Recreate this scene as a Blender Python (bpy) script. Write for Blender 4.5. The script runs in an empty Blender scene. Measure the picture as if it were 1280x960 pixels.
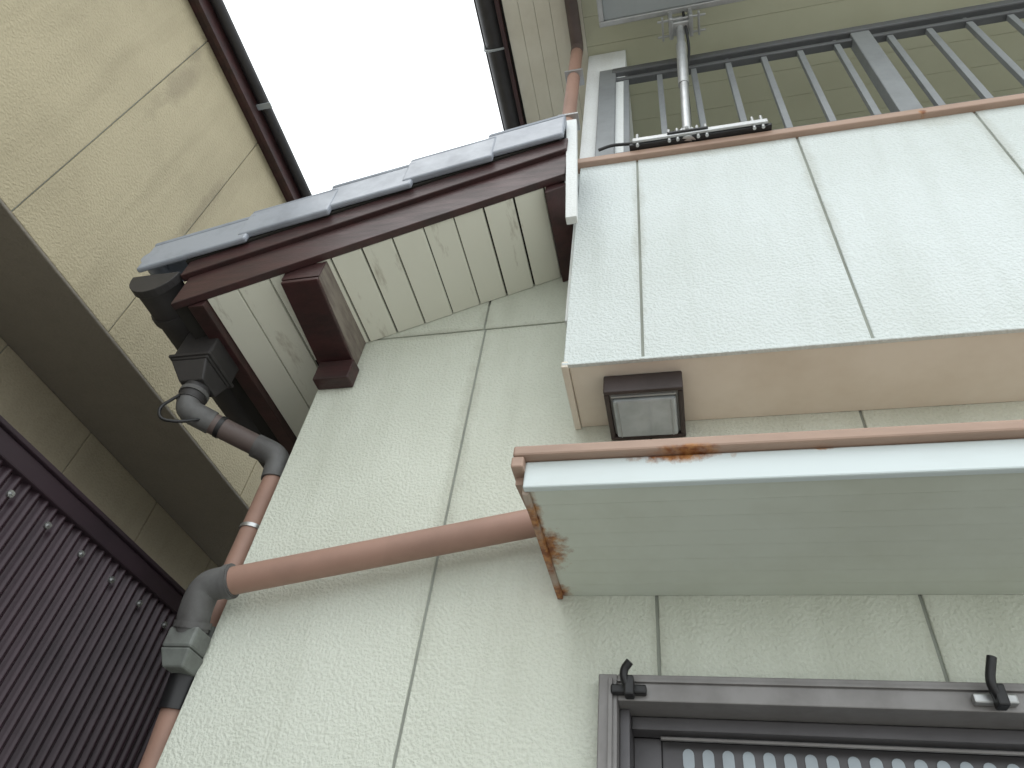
import bpy, math, random
from mathutils import Vector, Matrix
random.seed(4)
S=0.52; H=1.85
GZ=-H/S
def T(p): return Vector((p[0]*S,p[1]*S,p[2]*S+H))
scene=bpy.context.scene
# ---------------------------------------------------------------- materials
def nodes(name):
    m=bpy.data.materials.new(name); m.use_nodes=True
    nt=m.node_tree; b=nt.nodes['Principled BSDF']
    return m,nt,b
def ramp(nt,src,p0,p1,c0=(0,0,0,1),c1=(1,1,1,1)):
    r=nt.nodes.new('ShaderNodeValToRGB'); e=r.color_ramp.elements
    e[0].position=p0;e[1].position=p1;e[0].color=c0;e[1].color=c1
    nt.links.new(src,r.inputs[0]); return r.outputs[0]
def mix(nt,fac,a,b,mode='MIX'):
    m=nt.nodes.new('ShaderNodeMixRGB'); m.blend_type=mode
    for i,v in ((0,fac),(1,a),(2,b)):
        if hasattr(v,'is_output'): nt.links.new(v,m.inputs[i])
        else: m.inputs[i].default_value=v if i==0 else (*v[:3],1)
    return m.outputs[0]
def coords(nt,scale=(1,1,1)):
    tc=nt.nodes.new('ShaderNodeTexCoord'); mp=nt.nodes.new('ShaderNodeMapping')
    mp.inputs['Scale'].default_value=scale
    nt.links.new(tc.outputs['Object'],mp.inputs[0]); return mp.outputs[0]
def noise(nt,vec,scale,detail=3,rough=.55):
    n=nt.nodes.new('ShaderNodeTexNoise'); n.inputs['Scale'].default_value=scale
    n.inputs['Detail'].default_value=detail; n.inputs['Roughness'].default_value=rough
    nt.links.new(vec,n.inputs['Vector']); return n.outputs['Fac']
def spotmask(nt,vec,spots,nscale=40,wob=.6):
    out=None
    nz=noise(nt,vec,nscale,4,.7)
    for p,r in spots:
        q=T(p)
        sub=nt.nodes.new('ShaderNodeVectorMath'); sub.operation='SUBTRACT'
        nt.links.new(vec,sub.inputs[0]); sub.inputs[1].default_value=q
        dv=nt.nodes.new('ShaderNodeVectorMath'); dv.operation='DIVIDE'
        nt.links.new(sub.outputs[0],dv.inputs[0]); dv.inputs[1].default_value=r
        ln=nt.nodes.new('ShaderNodeVectorMath'); ln.operation='LENGTH'
        nt.links.new(dv.outputs[0],ln.inputs[0])
        ma=nt.nodes.new('ShaderNodeMath'); ma.operation='MULTIPLY_ADD'
        nt.links.new(nz,ma.inputs[0]); ma.inputs[1].default_value=wob*4; ma.inputs[2].default_value=-wob*2
        ad=nt.nodes.new('ShaderNodeMath'); ad.operation='ADD'
        nt.links.new(ln.outputs['Value'],ad.inputs[0]); nt.links.new(ma.outputs[0],ad.inputs[1])
        mr=nt.nodes.new('ShaderNodeMapRange'); mr.inputs[1].default_value=1.1; mr.inputs[2].default_value=.35
        mr.inputs[3].default_value=0; mr.inputs[4].default_value=1
        nt.links.new(ad.outputs[0],mr.inputs[0])
        if out is None: out=mr.outputs[0]
        else:
            mx=nt.nodes.new('ShaderNodeMath'); mx.operation='MAXIMUM'
            nt.links.new(out,mx.inputs[0]); nt.links.new(mr.outputs[0],mx.inputs[1]); out=mx.outputs[0]
    return out
def stucco(name,col,dirt,scale=75,dist=.003,strength=.5,dirtamt=.35,spots=None,spotcol=(.16,.12,.07),spotamt=.6,speck=.2):
    m,nt,b=nodes(name); v=coords(nt)
    n1=noise(nt,v,1.6,4,.6); f=ramp(nt,n1,.4,.75,(0,0,0,1),(dirtamt,)*3+(1,))
    vs=coords(nt,(7,7,.8)); n2=noise(nt,vs,1.5,3,.6); f2=ramp(nt,n2,.48,.8,(0,0,0,1),(dirtamt*.9,)*3+(1,))
    c=mix(nt,f,col,dirt); c=mix(nt,f2,c,dirt)
    if spots:
        s=spotmask(nt,v,spots,9,.5)
        s=ramp(nt,s,0,1,(0,0,0,1),(spotamt,)*3+(1,))
        c=mix(nt,s,c,spotcol)
    nf=noise(nt,v,scale,2,.5)
    c=mix(nt,ramp(nt,nf,.32,.52,(speck,speck,speck,1),(0,0,0,1)),c,dirt)
    nt.links.new(c,b.inputs['Base Color']); b.inputs['Roughness'].default_value=.75
    bp=nt.nodes.new('ShaderNodeBump'); bp.inputs['Strength'].default_value=strength; bp.inputs['Distance'].default_value=dist
    nt.links.new(ramp(nt,nf,.36,.66),bp.inputs['Height']); nt.links.new(bp.outputs[0],b.inputs['Normal'])
    return m
def paint(name,col,dark=None,rough=.5,metal=0,nscale=8,amt=.4,bump=.1,stretch=(1,1,1),spots=None,spotcol=(.2,.06,.015),spotcol2=(.42,.19,.06),spn=40,lo=.42,hi=.7,coat=0):
    m,nt,b=nodes(name); v=coords(nt,stretch)
    if dark is None: dark=tuple(c*.6 for c in col)
    n=noise(nt,v,nscale,5,.65); f=ramp(nt,n,lo,hi,(0,0,0,1),(amt,amt,amt,1))
    c=mix(nt,f,col,dark)
    b.inputs['Roughness'].default_value=rough; b.inputs['Metallic'].default_value=metal
    if spots:
        v0=coords(nt); s=spotmask(nt,v0,spots,spn,.55)
        inner=mix(nt,ramp(nt,noise(nt,v0,60,3),.4,.6),spotcol,spotcol2)
        c=mix(nt,s,c,inner)
    nt.links.new(c,b.inputs['Base Color'])
    rr=nt.nodes.new('ShaderNodeMapRange'); rr.inputs[3].default_value=rough-.1; rr.inputs[4].default_value=min(1,rough+.2)
    nt.links.new(n,rr.inputs[0]); nt.links.new(rr.outputs[0],b.inputs['Roughness'])
    if bump>0:
        bp=nt.nodes.new('ShaderNodeBump'); bp.inputs['Strength'].default_value=bump; bp.inputs['Distance'].default_value=.002
        nt.links.new(noise(nt,v,nscale*9,2),bp.inputs['Height']); nt.links.new(bp.outputs[0],b.inputs['Normal'])
    return m
M={}
M['wall']=stucco('wall_stucco',(.66,.69,.605),(.44,.46,.375),scale=140,dirtamt=.42,
   spots=[((-1.06,2.5,2.2),(.03,.2,.6)),((-.13,2.5,1.2),(.02,.2,.15)),((.785,2.5,1.2),(.02,.2,.15)),((-1.3,2.5,3.05),(.4,.2,.02))],spotcol=(.33,.33,.26),spotamt=.35)
M['balc']=stucco('balcony_stucco',(.655,.705,.70),(.46,.50,.455),scale=140,dirtamt=.36,
   spots=[((-.13,2.09,3.3),(.02,.2,.5)),((.79,2.09,3.5),(.025,.2,.4)),((1.71,2.09,3.7),(.025,.2,.3)),((1.5,2.09,4.0),(.12,.2,.06)),((.2,2.09,4.02),(.3,.2,.03))],spotcol=(.36,.36,.30),spotamt=.35)
M['white']=stucco('white_wall',(.74,.77,.77),(.52,.52,.47),scale=150,strength=.2,dirtamt=.5)
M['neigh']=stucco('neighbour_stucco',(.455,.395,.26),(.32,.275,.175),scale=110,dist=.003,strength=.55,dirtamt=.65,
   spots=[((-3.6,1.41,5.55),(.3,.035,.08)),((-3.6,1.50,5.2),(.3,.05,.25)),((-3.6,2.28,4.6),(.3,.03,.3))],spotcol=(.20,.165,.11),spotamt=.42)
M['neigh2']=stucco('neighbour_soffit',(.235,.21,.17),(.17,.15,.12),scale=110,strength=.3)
M['neigh3']=stucco('neighbour_lower',(.43,.375,.27),(.28,.24,.17),scale=110,strength=.4)
M['seal']=paint('sealant',(.30,.32,.28),(.17,.175,.15),rough=.8,bump=0,amt=.7,nscale=3)
M['under']=paint('balcony_underside',(.76,.715,.625),(.62,.56,.46),rough=.7,nscale=3,amt=.7,bump=0)
M['board']=paint('soffit_boards',(.75,.75,.655),(.24,.19,.13),rough=.6,nscale=5,amt=.7,stretch=(3.5,.8,1),lo=.59,hi=.74)
M['dark']=paint('board_gap',(.02,.018,.015),rough=.9,bump=0)
M['maroon']=paint('maroon_wood',(.060,.023,.023),(.026,.015,.014),rough=.40,nscale=6,amt=.8,stretch=(1,3,6),bump=.35,lo=.35,hi=.65)
M['maroonside']=paint('maroon_wood_lit_side',(.22,.19,.16),(.08,.055,.05),rough=.6,nscale=7,amt=.8,stretch=(1,1,5),bump=.3)  # side of the maroon beam, its lit grey tone put into the colour
M['tile']=paint('glazed_tile',(.34,.37,.42),(.19,.205,.24),rough=.30,nscale=7,amt=.7,bump=.15)
M['gutter']=paint('gutter_plastic',(.038,.035,.035),(.020,.018,.018),rough=.48,nscale=6,amt=.7)
M['pipe']=paint('downpipe_plastic',(.35,.21,.16),(.24,.15,.115),rough=.5,nscale=5,amt=.6,bump=.05)
M['pipedk']=paint('old_pipe',(.115,.085,.077),(.065,.05,.045),rough=.48,nscale=6,amt=.6,bump=.05)
M['fit']=paint('pipe_fitting',(.12,.12,.118),(.055,.05,.048),rough=.5,nscale=10,amt=.8)
M['boxg']=paint('fitting_green_grey',(.17,.185,.17),(.07,.07,.065),rough=.5,nscale=10,amt=.8)
M['flash']=paint('brown_flashing',(.39,.265,.20),(.25,.165,.125),rough=.45,nscale=6,amt=.6,stretch=(.6,2,2),
   spots=[((.03,1.75,1.45),(.05,.05,.008)),((1.45,2.06,4.05),(.012,.05,.010))])
M['fascia']=paint('canopy_fascia',(.63,.70,.705),(.50,.54,.51),rough=.35,nscale=5,amt=.4,stretch=(.5,1,2),bump=.03,
   spots=[((-.02,1.77,1.447),(.085,.05,.016)),((.42,1.77,1.45),(.022,.05,.006))])
M['canside']=paint('canopy_side',(.42,.34,.28),(.27,.18,.13),rough=.5,nscale=10,amt=.7,
   spots=[((-.505,2.15,1.34),(.03,.09,.05)),((-.505,2.45,1.34),(.03,.04,.05)),((-.505,1.95,1.34),(.02,.05,.05))])
M['canund']=paint('canopy_underside',(.62,.66,.59),(.52,.545,.46),rough=.5,nscale=3,amt=.7,bump=0,
   spots=[((-.49,2.16,1.353),(.038,.07,.05)),((-.50,2.47,1.353),(.03,.03,.05)),((-.50,2.0,1.353),(.014,.12,.05))])
M['alu']=paint('aluminium_bronze',(.25,.24,.235),(.15,.14,.135),rough=.42,metal=.3,nscale=8,amt=.6)
M['rail']=paint('railing_metal',(.12,.125,.13),(.08,.08,.085),rough=.45,metal=.3,nscale=8,amt=.5)
M['raillt']=paint('baluster_metal',(.25,.265,.275),(.17,.18,.18),rough=.45,metal=.3,nscale=8,amt=.5)
M['shutter']=paint('shutter_metal',(.11,.105,.11),(.07,.068,.07),rough=.4,metal=.4,nscale=8,amt=.4)
M['slot']=paint('shutter_slot',(.42,.48,.52),(.3,.33,.36),rough=.3,bump=0)
M['black']=paint('black_plastic',(.012,.012,.013),rough=.4,bump=0)
M['steel']=paint('galvanised_steel',(.52,.53,.53),(.33,.33,.32),rough=.34,metal=.85,nscale=12,amt=.6)
M['ant']=paint('grey_plastic',(.34,.37,.38),(.25,.27,.27),rough=.45,nscale=6,amt=.4)
M['corr']=paint('corrugated_metal',(.038,.019,.027),(.020,.012,.016),rough=.34,metal=.2,nscale=5,amt=.7,bump=.05)
M['beam']=paint('fence_beam',(.038,.023,.031),(.02,.013,.017),rough=.45,nscale=6,amt=.6)
M['ceil']=paint('eave_ceiling',(.50,.50,.37),(.41,.405,.28),rough=.6,nscale=2,amt=.5,bump=0)
M['eave']=paint('eave_boards',(.66,.63,.53),(.52,.48,.38),rough=.6,nscale=3,amt=.6,bump=0)
M['lampfr']=paint('lamp_frame',(.045,.032,.030),(.025,.018,.016),rough=.5,nscale=10,amt=.6)
M['conc']=stucco('concrete_ground',(.42,.41,.385),(.28,.27,.25),scale=40,strength=.3)
def glassmat():
    m,nt,b=nodes('lamp_glass'); v=coords(nt)
    f=ramp(nt,noise(nt,v,14,4),.35,.7); nt.links.new(mix(nt,f,(.46,.52,.55),(.30,.35,.37)),b.inputs['Base Color'])
    b.inputs['Roughness'].default_value=.12; b.inputs['Coat Weight'].default_value=.5
    return m
M['lamp']=glassmat()
# ---------------------------------------------------------------- helpers
def empty(name):
    e=bpy.data.objects.new(name,None); scene.collection.objects.link(e); return e
def mk(name,verts,faces,mat,parent=None,smooth=False,bevel=0):
    me=bpy.data.meshes.new(name); me.from_pydata([T(v) for v in verts],[],faces); me.update()
    import bmesh
    bm=bmesh.new(); bm.from_mesh(me); bmesh.ops.recalc_face_normals(bm,faces=bm.faces); bm.to_mesh(me); bm.free()
    me.materials.append(M[mat] if isinstance(mat,str) else mat)
    if smooth:
        for p in me.polygons: p.use_smooth=True
    o=bpy.data.objects.new(name,me); scene.collection.objects.link(o)
    if parent: o.parent=parent
    if bevel:
        b=o.modifiers.new('b','BEVEL'); b.width=bevel; b.segments=2; b.limit_method='ANGLE'
    return o
BF=[(0,3,2,1),(4,5,6,7),(0,1,5,4),(1,2,6,5),(2,3,7,6),(3,0,4,7)]
def bv(x0,x1,y0,y1,z0,z1):
    return [(x0,y0,z0),(x1,y0,z0),(x1,y1,z0),(x0,y1,z0),(x0,y0,z1),(x1,y0,z1),(x1,y1,z1),(x0,y1,z1)]
def box(name,x0,x1,y0,y1,z0,z1,mat,parent=None,bevel=.002):
    return mk(name,bv(x0,x1,y0,y1,z0,z1),BF,mat,parent,bevel=bevel)
def boxes(name,lst,mat,parent=None,bevel=.001):
    V=[];F=[]
    for vs in lst:
        if len(vs)==6: vs=bv(*vs)
        o=len(V); V+=vs; F+=[tuple(i+o for i in f) for f in BF]
    return mk(name,V,F,mat,parent,bevel=bevel)
def prism(name,poly,y0,y1,mat,parent=None,bevel=.002):
    n=len(poly); V=[(p[0],y0,p[1]) for p in poly]+[(p[0],y1,p[1]) for p in poly]
    F=[tuple(range(n)),tuple(range(2*n-1,n-1,-1))]+[(i,(i+1)%n,n+(i+1)%n,n+i) for i in range(n)]
    return mk(name,V,F,mat,parent,bevel=bevel)
def sweep(name,pts,r,mat,parent=None,seg=20,fillet=.08,closed=True):
    P=[Vector(p) for p in pts]; Q=[P[0]]
    for i in range(1,len(P)-1):
        a,b,c=P[i-1],P[i],P[i+1]
        f=min(fillet,(a-b).length*.45,(c-b).length*.45)
        s=b+(a-b).normalized()*f; e=b+(c-b).normalized()*f
        for k in range(7):
            t=k/6; Q.append(s*(1-t)**2+b*2*t*(1-t)+e*t*t)
    Q.append(P[-1])
    V=[];F=[]
    d=(Q[1]-Q[0]).normalized(); u=d.orthogonal().normalized()
    for i,q in enumerate(Q):
        if i==0: dd=(Q[1]-Q[0])
        elif i==len(Q)-1: dd=Q[-1]-Q[-2]
        else: dd=Q[i+1]-Q[i-1]
        dd.normalize(); u=(u-dd*u.dot(dd)).normalized(); w=dd.cross(u)
        for k in range(seg):
            a=2*math.pi*k/seg; V.append(tuple(q+(u*math.cos(a)+w*math.sin(a))*r))
        if i:
            for k in range(seg):
                F.append(((i-1)*seg+k,(i-1)*seg+(k+1)%seg,i*seg+(k+1)%seg,i*seg+k))
    F.append(tuple(range(seg))); n=len(Q); F.append(tuple((n-1)*seg+k for k in range(seg)))
    o=mk(name,V,F,mat,parent,smooth=True)
    md=o.modifiers.new('e','EDGE_SPLIT'); md.split_angle=math.radians(50)
    return o
def halfgutter(name,x,z,r,y0,y1,mat,parent):
    V=[];F=[];n=14;th=.012
    for y in (y0,y1):
        for k in range(n+1):
            a=math.pi+math.pi*k/n; V.append((x+r*math.cos(a),y,z+r*1.05*math.sin(a)))
        for k in range(n+1):
            a=math.pi+math.pi*k/n; V.append((x+(r-th)*math.cos(a),y,z+(r-th)*1.05*math.sin(a)))
    m=2*(n+1)
    for k in range(n):
        F.append((k,k+1,m+k+1,m+k)); F.append((n+1+k,m+n+1+k,m+n+2+k,n+2+k))
        F.append((k,n+1+k,n+2+k,k+1)); F.append((m+k,m+k+1,m+n+2+k,m+n+1+k))
    F.append((0,m,m+n+1,n+1)); F.append((n,2*n+1,m+2*n+1,m+n))
    o=mk(name,V,F,mat,parent,smooth=True); md=o.modifiers.new('e','EDGE_SPLIT'); md.split_angle=math.radians(40)
    R=r+.014; V=[]
    for y in (y0-.02,y0+.03):
        for k in range(n+1):
            a=math.pi+math.pi*k/n; V.append((x+R*math.cos(a),y,z+.006+R*1.05*math.sin(a)))
    m=n+1
    F=[tuple(range(m)),tuple(range(2*m-1,m-1,-1))]+[(k,(k+1)%m,m+(k+1)%m,m+k) for k in range(m)]
    mk(name+'_end_cap',V,F,mat,parent,bevel=.002)
    sweep(name+'_lip',[(x-r,y0,z),(x-r,y1,z)],.016,mat,parent,seg=10)

# ---------------------------------------------------------------- ground
mk('ground',[(-600,-600,GZ),(600,-600,GZ),(600,600,GZ),(-600,600,GZ)],[(0,1,2,3)],'conc')
# ---------------------------------------------------------------- house
house=empty('two_storey_house')
g=.006
def sz(x): return 3.723+.39*x
W0,W1=2.5,2.56
cols=[-2.0,-1.055,-.13,.785,1.70,2.62,3.54,4.46]
wx0,wx1,wz0,wz1=-.335,3.0,-1.6,1.025
prism('wall_panel_corner',[(-2.0,GZ),(-1.055-g,GZ),(-1.055-g,3.05-g),(-2.0,3.05-g)],W0,W1,'wall',house)
prism('wall_panel_window_side',[(-1.055+g,GZ),(-.13-g,GZ),(-.13-g,wz0),(wx0,wz0),(wx0,wz1),(-.13-g,wz1),(-.13-g,3.05-g),(-1.055+g,3.05-g)],W0,W1,'wall',house)
prism('gable_panel_a',[(-2.0,3.05+g),(-1.065-g,3.05+g),(-1.065-g,sz(-1.065)+.05),(-2.0,sz(-2.0)+.13)],W0,W1,'wall',house)
prism('gable_panel_b',[(-1.065+g,3.05+g),(-.4,3.05+g),(-.4,sz(-.4)+.05),(-1.065+g,sz(-1.065)+.05)],W0,W1,'wall',house)
for i in range(2,7):
    a,b=cols[i]+g,cols[i+1]-g
    if a<wx1:
        prism('wall_panel_over_window',[(a,wz1),(b,wz1),(b,2.5),(a,2.5)],W0,W1,'wall',house)
        if b<=wx1: prism('wall_panel_below_window',[(a,GZ),(b,GZ),(b,wz0),(a,wz0)],W0,W1,'wall',house)
        else: prism('wall_panel_window_end',[(wx1,GZ),(b,GZ),(b,wz1-.001),(wx1,wz1-.001)],W0,W1,'wall',house)
    else: prism('wall_panel',[(a,GZ),(b,GZ),(b,2.5),(a,2.5)],W0,W1,'wall',house)
sl=[(-1.055-.02,-1.055+.02,2.507,2.55,GZ,3.04),(-1.99,-.45,2.509,2.55,3.03,3.07),(-1.085,-1.045,2.508,2.55,3.06,3.28)]
sl+=[(c-.02,c+.02,2.507,2.55,wz1+.01,2.3) for c in cols[2:7]]+[(c-.02,c+.02,2.507,2.55,GZ,wz0-.02) for c in cols[2:7]]
boxes('wall_joint_sealant',sl,'seal',house,0)
boxes('side_wall_panels',[(-2.0,-1.95,2.565+.92*i,2.565+.92*(i+1)-.014,GZ,2.94) for i in range(6)],'wall',house,.003)
box('body_ground_floor',-1.95,wx0-.05,2.57,8,GZ,2.92,'wall',house,0)
box('body_ground_floor_back',wx0-.05,5.4,2.9,8,GZ,2.4,'wall',house,0)
box('body_ground_floor_top',wx0-.05,5.4,2.57,2.9,1.1,2.4,'wall',house,0)
box('body_upper_floor',-.5,5.4,3.3,8,2.4,6.0,'white',house,0)
box('side_wall_upper_floor',-.5,-.2,2.125,3.29,2.6,5.995,'white',house)
bcols=[-.48,-.13,.79,1.71,2.63,3.55,4.47]
for a,b in zip(bcols[:-1],bcols[1:]):
    prism('balcony_panel',[(a+(0 if a==-.48 else g),2.25),(b-g,2.25),(b-g,4.04),(a+(0 if a==-.48 else g),4.04)],2.09,2.13,'balc',house)
boxes('balcony_joint_sealant',[(c-.02,c+.02,2.097,2.129,2.26,4.03) for c in bcols[1:-1]],'seal',house,0)
box('balcony_side_panel',-.481,-.44,2.131,2.60,2.25,4.04,'balc',house)
box('balcony_inner',-.44,4.46,2.131,2.35,2.26,4.03,'balc',house,0)
box('balcony_floor',-.44,4.46,2.351,3.3,2.42,2.7,'under',house,0)
box('balcony_underside',-.455,4.46,2.10,2.499,2.24,2.259,'under',house)
box('underside_trim',-.487,-.457,2.08,2.499,2.225,2.262,'under',house)
box('balcony_drip_edge',-.485,4.47,2.078,2.10,2.236,2.252,'balc',house)
box('parapet_flashing',-.50,4.5,2.052,2.39,4.035,4.095,'flash',house,.004)
mk('corner_trim_board',[(-.475,1.83,3.05),(-.418,1.83,3.05),(-.418,1.875,3.05),(-.475,1.875,3.05),(-.535,1.83,4.17),(-.472,1.83,4.17),(-.472,1.875,4.17),(-.535,1.875,4.17)],BF,'white',house,bevel=.002)
box('corner_trim_return',-.535,-.507,1.885,2.12,3.50,4.14,'white',house)
win=house
boxes('window_frame',[(-.335,-.27,2.43,2.62,wz0,1.02),(2.9,2.99,2.43,2.62,wz0,1.02),(-.27,2.9,2.43,2.62,.93,1.02),(-.27,2.9,2.43,2.62,wz0,wz0+.08)],'alu',win,.002)
boxes('window_frame_step',[(-.30,-.285,2.415,2.429,wz0,1.0),(-.27,2.9,2.418,2.429,.99,1.0)],'alu',win,.001)
boxes('window_inner_frame',[(-.27,-.235,2.50,2.66,wz0+.08,.93),(-.235,2.9,2.56,2.64,.885,.928),(-.235,-.14,2.64,2.70,wz0+.08,.885)],'shutter',win,.002)
box('window_track',-.14,2.9,2.60,2.615,.868,.880,'alu',win)
box('shutter_panel',-.14,2.9,2.66,2.68,wz0+.08,.884,'shutter',win)
box('shutter_back',-.28,2.95,2.70,2.9,wz0,1.03,'dark',win,0)
def slots(z0,z1):
    V=[];F=[]
    x=-.05
    while x<2.85:
        r=.019; c=[]
        for k in range(9): a=math.pi*k/8; c.append((x+r*math.cos(a),z1-r+r*math.sin(a)))
        for k in range(9): a=math.pi+math.pi*k/8; c.append((x+r*math.cos(a),z0+r+r*math.sin(a)))
        o=len(V); n=len(c); V+=[(p[0],2.657,p[1]) for p in c]+[(p[0],2.6605,p[1]) for p in c]
        F+=[tuple(range(o,o+n))]+[(o+i,o+(i+1)%n,o+n+(i+1)%n,o+n+i) for i in range(n)]
        x+=.066
    mk('shutter_slots',V,F,'slot',win)
slots(.79,.86); slots(.67,.74)
for zz in (.765,.645,.52,.40): box('shutter_rib',-.135,2.9,2.650,2.6595,zz-.006,zz+.006,'shutter',win)
def latch(x,up):
    boxes('shutter_latch',[(x-.065,x+.055,2.40,2.43,.945,.975)],'black' if not up else 'steel',win,.003)
    boxes('shutter_latch_block',[(x-.016,x+.016,2.36,2.41,.925,.99)],'black',win,.003)
    sweep('shutter_latch_hook',[(x,2.38,.94),(x-.018,2.365,.985),(x-.014,2.36,1.01),(x+.006,2.35,1.03 if not up else 1.065)],.014,'black',win,seg=10,fillet=.02)
latch(-.225,False); latch(.875,True)
# ------------------------------------------------ lower roof
def sloped(x0,x1,y0,y1,o0,o1):
    return [(x0,y0,sz(x0)+o0),(x1,y0,sz(x1)+o0),(x1,y1,sz(x1)+o0),(x0,y1,sz(x0)+o0),(x0,y0,sz(x0)+o1),(x1,y0,sz(x1)+o1),(x1,y1,sz(x1)+o1),(x0,y1,sz(x0)+o1)]
L=[];x=-2.43
while x<-.62:
    w=.164; gp=random.uniform(.006,.013); x1=min(x+w-gp,-.61)
    dz=random.uniform(-.004,.004)
    L.append(sloped(x,x1,1.885,8 if x1<-2.0 else 2.497,dz,dz+.02)); x+=w
boxes('soffit_boards',L,'board',house,.0015)
mk('roof_deck',sloped(-2.62,-.5,1.885,8,.03,.10),BF,'dark',house)
mk('verge_board',sloped(-2.60,-.507,1.84,1.883,-.005,.235),BF,'maroon',house,bevel=.002)
mk('verge_board_upper',sloped(-2.64,-.507,1.812,1.86,.237,.37),BF,'maroon',house,bevel=.003)
mk('roof_side_beam',sloped(-.62,-.51,1.885,2.497,-.06,.02),BF,'maroon',house,bevel=.002)
box('eave_fascia',-2.53,-2.435,1.886,8,2.725,2.80,'maroon',house)
mk('bracket_beam_bottom',[(-2.02,1.888,2.85),(-1.80,1.888,2.85),(-1.80,2.499,2.79),(-2.02,2.499,2.79),(-2.02,1.888,2.875),(-1.80,1.888,2.875),(-1.80,2.499,2.815),(-2.02,2.499,2.815)],BF,'maroon',house,bevel=.003)
mk('bracket_beam',[(-2.015,1.893,2.876),(-1.803,1.893,2.876),(-1.803,2.498,2.816),(-2.015,2.498,2.816),(-2.015,1.893,2.96),(-1.803,1.893,3.03),(-1.803,2.498,3.03),(-2.015,2.498,2.96)],BF,'maroonside',house,bevel=.002)
box('bracket_front_cap',-2.022,-1.798,1.884,1.892,2.876,3.0,'maroon',house,.001)
box('bracket_corbel',-1.995,-1.775,2.41,2.498,2.64,2.787,'maroon',house,.004)
tb=[-2.93,-2.37,-1.91,-1.45,-.99,-.545]
for i in range(5):
    a,b=tb[i],tb[i+1]+(.06 if i<4 else .02)
    lift=.055
    za0,zb0=sz(a)+lift, sz(b)+0.0
    def q(y0,y1,o0,o1,aa=a,bb=b):
        return [(aa,y0,za0+o0),(bb,y0,zb0+o0),(bb,y1,zb0+o0),(aa,y1,za0+o0),(aa,y0,za0+o1),(bb,y0,zb0+o1),(bb,y1,zb0+o1),(aa,y1,za0+o1)]
    mk('verge_tile_flap',q(1.765-.006*(i%2),1.80,.345,.575),BF,'tile',house,bevel=.006)
    mk('verge_tile_top',q(1.80,2.02,.53,.572),BF,'tile',house,bevel=.006)
    V=q(1.758,1.84,.565,.60); mk('verge_tile_roll',V,BF,'tile',house,bevel=.010)
sweep('verge_tile_nose',[(-2.95,1.80,sz(-2.95)+.58),(-2.95,2.02,sz(-2.95)+.58)],.055,'tile',house)
mk('verge_mortar',sloped(-2.66,-.555,1.802,1.88,.372,.52),BF,'dark',house)
for i in range(5):
    a,b=tb[i],tb[i+1]+(.06 if i<4 else 0.04); V=[];F=[]; ny=160
    for k in range(ny+1):
        y=2.0+6*k/ny; h=.035*math.sin((y-2.0)/.50*2*math.pi)
        V+=[(a,y,sz(a)+.44+h),(a,y,sz(a)+.50+h),(b,y,sz(b)+.455+h)]
        if k:
            o=3*k; F+=[(o-3,o,o+1,o-2),(o-2,o+1,o+2,o-1)]
    mk('roof_tile_course',V,F,'tile',house,smooth=False)
mk('roof_bed',sloped(-2.66,-.5,1.89,8,.11,.36),BF,'dark',house)
# ------------------------------------------------ upper roof
Z2=6.0
L=[]; x=-1.12
while x<-.51: L.append((x,min(x+.121,-.505),1.15,8,Z2,Z2+.02)); x+=.1235
boxes('upper_eave_boards',L,'eave',house,.0005)
L=[]; y=1.15
while y<3.3: L.append((-.503,5.9,y,y+.2245,Z2+.003,Z2+.02)); y+=.2268
boxes('upper_eave_ceiling',L,'ceil',house,.0005)
box('upper_roof_deck',-1.14,5.9,1.13,8,Z2+.021,Z2+.10,'dark',house,0)
boxes('upper_fascia',[(-1.175,-1.142,1.10,8,Z2-.03,Z2+.26),(-1.142,5.9,1.10,1.129,Z2-.03,Z2+.26)],'maroon',house,.003)
mk('upper_roof',[(-1.30,1.0,Z2+.27),(6,1.0,Z2+.27),(6,8.1,Z2+.27),(-1.30,8.1,Z2+.27),(1.6,4.4,Z2+1.6),(3.4,4.4,Z2+1.6)],[(0,1,5,4),(1,2,5),(2,3,4,5),(3,0,4),(0,3,2,1)],'tile',house)
# ------------------------------------------------ gutters & pipes
gut=empty('rain_gutter')
halfgutter('gutter',-2.80,2.95,.14,1.82,8,'gutter',gut)
boxes('gutter_bracket',[(-2.95,-2.66,y,y+.03,2.945,2.965) for y in (1.9,2.7,3.5)],'gutter',gut)
sweep('gutter_joint_band',[(-2.80,2.02,2.94),(-2.80,2.07,2.94)],.148,'gutter',gut)
gut2=empty('rain_gutter')
halfgutter('gutter',-1.255,Z2+.13,.10,1.0,8,'gutter',gut2)
for y in (1.95,2.85): sweep('gutter_hanger',[(-1.37,y,Z2+.14),(-1.35,y,Z2+.02),(-1.255,y,Z2+.015),(-1.16,y,Z2+.03)],.010,'ant',gut2,seg=8,fillet=.05)
dp=empty('downpipe')
mk('hopper',[(-2.62,2.17,2.45),(-2.47,2.17,2.45),(-2.47,2.31,2.45),(-2.62,2.31,2.45),(-2.70,2.12,2.57),(-2.475,2.12,2.57),(-2.475,2.36,2.57),(-2.70,2.36,2.57)],BF,'gutter',dp,bevel=.004)
box('hopper_top',-2.705,-2.47,2.115,2.365,2.573,2.81,'gutter',dp,.006)
box('hopper_rim',-2.718,-2.457,2.102,2.378,2.585,2.605,'gutter',dp,.003)
sweep('hopper_outlet',[(-2.545,2.24,2.47),(-2.545,2.24,2.35)],.070,'gutter',dp)
sweep('outlet_collar',[(-2.545,2.24,2.42),(-2.545,2.24,2.395)],.078,'fit',dp)
sweep('elbow_upper',[(-2.545,2.24,2.41),(-2.54,2.24,2.30),(-2.43,2.34,2.283)],.064,'fit',dp,fillet=.1)
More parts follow.
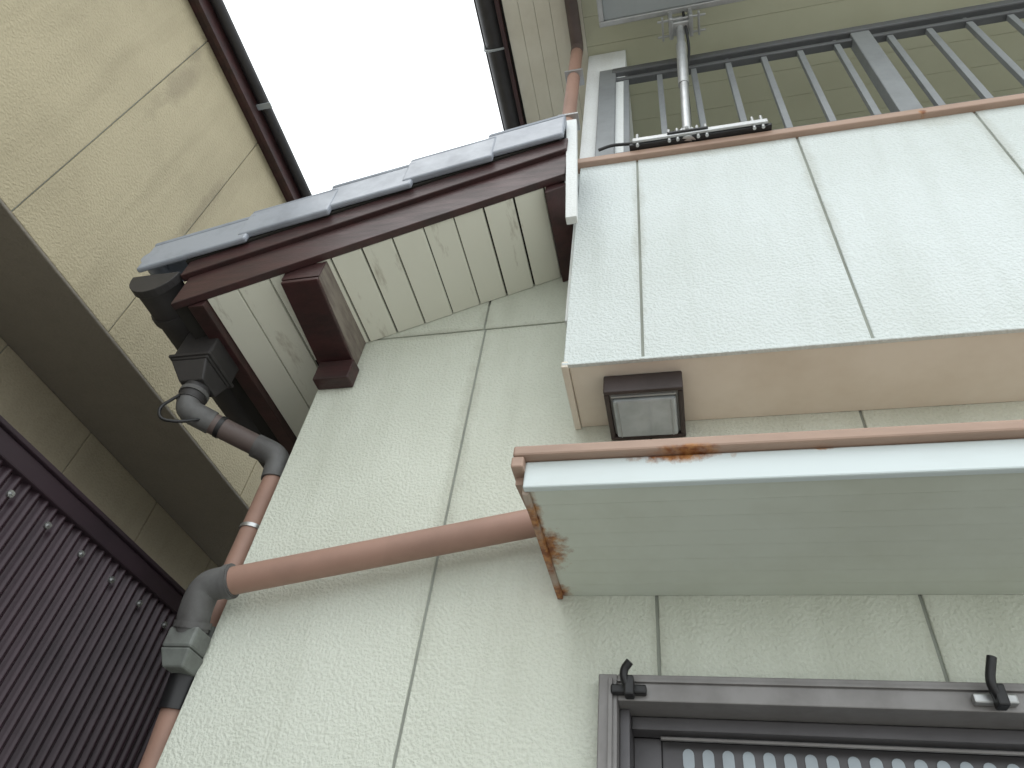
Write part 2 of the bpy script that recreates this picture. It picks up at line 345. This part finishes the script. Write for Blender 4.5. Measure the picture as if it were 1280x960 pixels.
sweep('offset_pipe',[(-2.49,2.29,2.292),(-2.20,2.51,2.235)],.058,'pipedk',dp)
sweep('offset_pipe_band',[(-2.40,2.360,2.275),(-2.38,2.374,2.271)],.062,'black',dp)
sweep('elbow_lower',[(-2.23,2.49,2.24),(-2.11,2.57,2.215),(-2.10,2.585,2.07)],.066,'fit',dp,fillet=.1)
sweep('vertical_pipe',[(-2.10,2.585,2.12),(-2.10,2.585,1.20)],.055,'pipe',dp)
sweep('pipe_clamp',[(-2.10,2.585,1.75),(-2.10,2.585,1.77)],.062,'steel',dp)
box('pipe_clamp_arm',-2.12,-2.0,2.575,2.595,1.752,1.768,'steel',dp)
sweep('canopy_pipe',[(-.44,2.395,1.665),(-1.96,2.375,1.353)],.060,'pipe',dp,seg=28)
sweep('canopy_pipe_elbow',[(-1.91,2.376,1.364),(-2.035,2.375,1.338),(-2.055,2.40,1.24),(-2.06,2.44,1.16)],.068,'fit',dp,fillet=.085,seg=28)
sweep('elbow_collar',[(-1.915,2.376,1.362),(-1.94,2.376,1.357)],.075,'fit',dp,seg=28)
sweep('elbow_collar_low',[(-2.058,2.425,1.20),(-2.06,2.435,1.175)],.076,'fit',dp,seg=28)
mk('joint_box',[(-2.10,2.41,1.0),(-2.003,2.41,1.0),(-2.003,2.56,1.0),(-2.10,2.56,1.0),(-2.125,2.38,1.07),(-1.985,2.38,1.07),(-1.985,2.495,1.07),(-2.125,2.495,1.07)],BF,'boxg',dp,bevel=.004)
box('joint_box_top',-2.125,-1.985,2.38,2.495,1.072,1.16,'boxg',dp,.006)
box('joint_box_back',-2.12,-2.003,2.497,2.64,1.075,1.22,'boxg',dp,.006)
sweep('joint_socket',[(-2.065,2.53,1.02),(-2.065,2.55,.88)],.064,'black',dp)
sweep('lower_pipe',[(-2.065,2.55,.95),(-2.068,2.585,.7),(-2.068,2.585,GZ)],.058,'pipe',dp)
sweep('cable',[(-2.56,2.17,2.34),(-2.63,2.16,2.25),(-2.59,2.17,2.17),(-2.50,2.21,2.18),(-2.45,2.27,2.25)],.009,'black',dp,seg=8,fillet=.06)
dp2=empty('downpipe')
sweep('vertical_pipe',[(-.575,2.02,4.0),(-.575,2.02,5.86)],.048,'pipe',dp2)
sweep('top_elbow',[(-.575,2.02,5.80),(-.575,2.02,5.93),(-.575,1.6,5.945),(-.575,1.2,5.95)],.05,'pipedk',dp2,fillet=.08)
boxes('pipe_strap',[(-.635,-.50,1.96,2.08,4.55,4.57),(-.635,-.50,1.96,2.08,5.3,5.32)],'steel',dp2)
# ------------------------------------------------ canopy
can=empty('window_canopy')
L=[];y=1.802
while y<2.49: L.append((-.490,3.2,y,min(y+.0862,2.499),1.353,1.3725)); y+=.087
boxes('underside_slats',L,'canund',can,0)
box('slat_backing',-.489,3.2,1.803,2.498,1.3538,1.3745,'canund',can,0)
box('canopy_fascia',-.507,3.2,1.772,1.80,1.342,1.448,'fascia',can,.003)
box('canopy_flashing',-.545,3.2,1.738,1.82,1.450,1.492,'flash',can,.004)
box('canopy_flashing_end',-.548,-.505,1.742,1.86,1.405,1.449,'flash',can,.003)
box('canopy_side_rail',-.515,-.491,1.801,2.498,1.335,1.449,'canside',can,.003)
mk('canopy_top',[(-.54,1.80,1.375),(3.2,1.80,1.375),(3.2,2.499,1.375),(-.488,2.499,1.375),(-.54,1.80,1.485),(3.2,1.80,1.485),(3.2,2.499,1.60),(-.54,2.499,1.60)],BF,'flash',can)
# ------------------------------------------------ lamp under balcony
lamp=empty('outdoor_ceiling_light')
x0,x1,y0,y1=-.31,.03,2.165,2.492
fz0,fz1=2.135,2.238; w=.022
boxes('lamp_frame',[(x0,x1,y0,y0+w,fz0,fz1),(x0,x1,y1-w,y1,fz0,fz1),(x0,x0+w,y0+w,y1-w,fz0,fz1),(x1-w,x1,y0+w,y1-w,fz0,fz1)],'lampfr',lamp,.003)
box('lamp_glass',x0+w+.010,x1-w-.010,y0+w+.035,y1-w-.003,fz0-.006,fz0+.022,'lamp',lamp,.006)
box('lamp_inner_tray',x0+w,x1-w,y0+w,y1-w,fz0+.023,fz0+.03,'ant',lamp,.001)
boxes('lamp_glass_ridge',[(x0+w+.008,x1-w-.008,y0+w+.012,y0+w+.022,fz0+.002,fz0+.008),(x0+w+.03,x0+w+.034,y0+w+.04,y1-w-.01,fz0-.010,fz0-.0065),(x1-w-.034,x1-w-.03,y0+w+.04,y1-w-.01,fz0-.010,fz0-.0065)],'ant',lamp,.0005)
box('lamp_reflector',x0+w,x1-w,y0+w,y1-w,fz0+.07,fz1,'white',lamp,0)
# ------------------------------------------------ railing
rl=empty('balcony_railing')
zr=5.50
box('top_rail',-.30,4.4,2.085,2.19,zr-.045,zr+.04,'rail',rl,.006)
box('second_rail',-.30,4.4,2.11,2.165,zr-.135,zr-.09,'rail',rl,.004)
box('bottom_rail',-.27,4.4,2.11,2.165,4.17,4.215,'rail',rl,.004)
boxes('posts',[(-.395,-.27,2.09,2.19,4.096,zr+.045),(1.375,1.50,2.095,2.18,4.096,zr-.046),(3.15,3.27,2.095,2.18,4.096,zr-.046)],'raillt',rl,.004)
bx=[-.195+.245*k for k in range(7)]+[1.615+.245*k for k in range(7)]+[3.4+.245*k for k in range(4)]
boxes('balusters',[(x-.02,x+.02,2.12,2.155,4.216,zr-.136) for x in bx]+[(x-.012,x+.012,2.125,2.15,zr-.09,zr-.045) for x in bx[::3]],'raillt',rl,.002)
# ------------------------------------------------ antenna
an=empty('tv_antenna')
sweep('mast',[(.178,2.06,4.10),(.222,1.85,5.62)],.028,'steel',an)
sweep('mast_sleeve',[(.196,1.975,4.75),(.212,1.90,5.25)],.036,'steel',an)
sweep('mast_foot',[(.178,2.062,4.10),(.180,2.055,4.20)],.05,'steel',an)
for dx,dy in ((-.09,0),(.09,0),(0,-.05)):
    sweep('foot_brace',[(.178+dx,2.05+dy,4.14),(.181,2.045,4.30)],.014,'steel',an,seg=8)
boxes('base_plate',[(-.17,.66,2.02,2.07,4.098,4.125),(.06,.30,1.99,2.09,4.126,4.145)],'black',an,.002)
boxes('base_bar',[(-.15,.64,2.00,2.02,4.11,4.15)],'steel',an,.003)
for x in (-.12,.07,.12,.24,.29,.56,.61): sweep('bolt',[(x,2.02,4.08),(x,2.02,4.22)],.010,'steel',an,seg=8)
boxes('clamp',[(.15,.30,1.82,1.90,5.48,5.52),(.15,.30,1.82,1.90,5.58,5.62),(.14,.17,1.78,1.93,5.46,5.63),(.28,.31,1.78,1.93,5.46,5.63)],'steel',an,.004)
boxes('clamp_bolts',[(.06,.40,1.80,1.815,5.50,5.515),(.06,.40,1.905,1.92,5.50,5.515),(.09,.105,1.78,1.94,5.49,5.53),(.345,.36,1.78,1.94,5.49,5.53)],'steel',an,.002)
boxes('panel_frame',[(-.36,.74,1.76,1.80,5.60,5.66),(-.36,.74,1.30,1.34,5.60,5.66),(-.36,-.32,1.34,1.76,5.60,5.66),(.70,.74,1.34,1.76,5.60,5.66)],'steel',an,.003)
box('panel',-.32,.70,1.34,1.76,5.625,5.655,'ant',an)
sweep('antenna_cable',[(.25,1.80,5.60),(.27,1.95,5.30),(.22,2.0,4.9),(.21,2.03,4.4),(.19,2.08,4.16),(-.1,2.04,4.15),(-.28,2.03,4.16),(-.36,2.03,4.12)],.010,'black',an,seg=8,fillet=.1)
# ------------------------------------------------ neighbour
nb=empty('neighbour_house')
XN=-3.6; zb=3.145; zt=5.83
boxes('upper_wall_panels',[(XN-.06,XN,1.394+.91*k+.004,1.394+.91*(k+1)-.004,zb,zt) for k in range(-6,9)],'neigh',nb,.003)
box('upper_wall_core',-9,XN-.012,-4,9.5,zb+.005,zt,'seal',nb,0)
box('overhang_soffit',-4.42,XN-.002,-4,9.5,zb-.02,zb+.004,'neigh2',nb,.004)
boxes('lower_wall_panels',[(-4.46,-4.4,1.394+.91*k+.004,1.394+.91*(k+1)-.004,GZ,zb-.022) for k in range(-6,9)],'neigh3',nb,.003)
box('lower_wall_core',-9,-4.412,-4,9.5,GZ,zb-.02,'seal',nb,0)
box('neighbour_fascia',XN+.06,XN+.10,-4.2,9.7,zt-.02,zt+.16,'maroon',nb)
box('neighbour_eave',-9,XN+.06,-4.2,9.7,zt+.001,zt+.10,'maroon',nb)
mk('neighbour_roof',[(XN+.14,-4.3,zt+.17),(XN+.14,9.8,zt+.17),(-6.3,9.8,zt+1.2),(-6.3,-4.3,zt+1.2),(-9,9.8,zt+.17),(-9,-4.3,zt+.17)],[(0,1,2,3),(3,2,4,5),(0,3,5),(1,4,2),(0,5,4,1)],'tile',nb)
gn=empty('rain_gutter')
halfgutter('gutter',XN+.155,zt+.15,.05,-4.2,9.7,'gutter',gn)
boxes('gutter_bracket',[(XN+.10,XN+.24,y,y+.05,zt+.085,zt+.10) for y in (.2,2.0,3.8,5.6)],'ant',gn)
# ------------------------------------------------ corrugated fence
fe=empty('corrugated_metal_fence')
XF=-2.9; pitch=.0615; V=[];F=[]
n=int(8/pitch*8)
for k in range(n+1):
    y=-1.0+k*pitch/8; xx=XF+.016*math.cos(2*math.pi*k/8)
    V+=[(xx,y,GZ),(xx,y,1.70)]
    if k: F.append((2*k-2,2*k,2*k+1,2*k-1))
mk('corrugated_sheet',V,F,'corr',fe,smooth=True)
box('top_beam',XF-.08,XF+.035,-1.05,7.1,1.645,1.74,'beam',fe,.004)
box('top_beam_cap',XF-.10,XF+.055,-1.05,7.1,1.742,1.765,'beam',fe,.003)
boxes('rear_posts',[(XF-.16,XF-.06,yy,yy+.1,GZ,1.64) for yy in (-1,1,3,5,7)],'beam',fe)
for row in (1.555,.3):
    y=-1.0+pitch*4
    while y<6.5:
        sweep('screw',[(XF+.014,y,row),(XF+.024,y,row)],.017,'steel',fe,seg=10)
        sweep('screw_head',[(XF+.024,y,row),(XF+.036,y,row)],.009,'steel',fe,seg=6)
        y+=pitch*4
# ---------------------------------------------------------------- light
w=bpy.data.worlds.new('World'); scene.world=w; w.use_nodes=True; nt=w.node_tree
bg=nt.nodes['Background']; sky=nt.nodes.new('ShaderNodeTexSky'); sky.sky_type='NISHITA'; sky.sun_disc=False
EL=58; AZ=200
sky.sun_elevation=math.radians(EL); sky.sun_rotation=math.radians(AZ)
c=mix(nt,.88,sky.outputs[0],(13.5,14.1,14.3))
nt.links.new(c,bg.inputs['Color']); bg.inputs['Strength'].default_value=.15
sd=bpy.data.lights.new('sun','SUN'); sd.energy=.5; sd.angle=math.radians(35); sd.color=(1,.98,.95)
so=bpy.data.objects.new('sun',sd); scene.collection.objects.link(so)
az=math.radians(AZ); d=Vector((math.sin(az)*math.cos(math.radians(EL)),math.cos(az)*math.cos(math.radians(EL)),math.sin(math.radians(EL))))
so.rotation_euler=d.to_track_quat('Z','Y').to_euler()
# ---------------------------------------------------------------- camera
cd=bpy.data.cameras.new('camera'); cd.lens=24.47; cd.sensor_width=36; cd.clip_start=.02; cd.clip_end=2000
co=bpy.data.objects.new('camera',cd); scene.collection.objects.link(co)
R=Matrix(((.9708,.0723,.2289),(.2123,-.7038,-.6782),(.1108,.7068,-.6988))).to_4x4()
co.matrix_world=Matrix.Translation((0,0,H))@R
scene.camera=co
scene.view_settings.view_transform='Standard'; scene.view_settings.look='None'; scene.view_settings.exposure=0
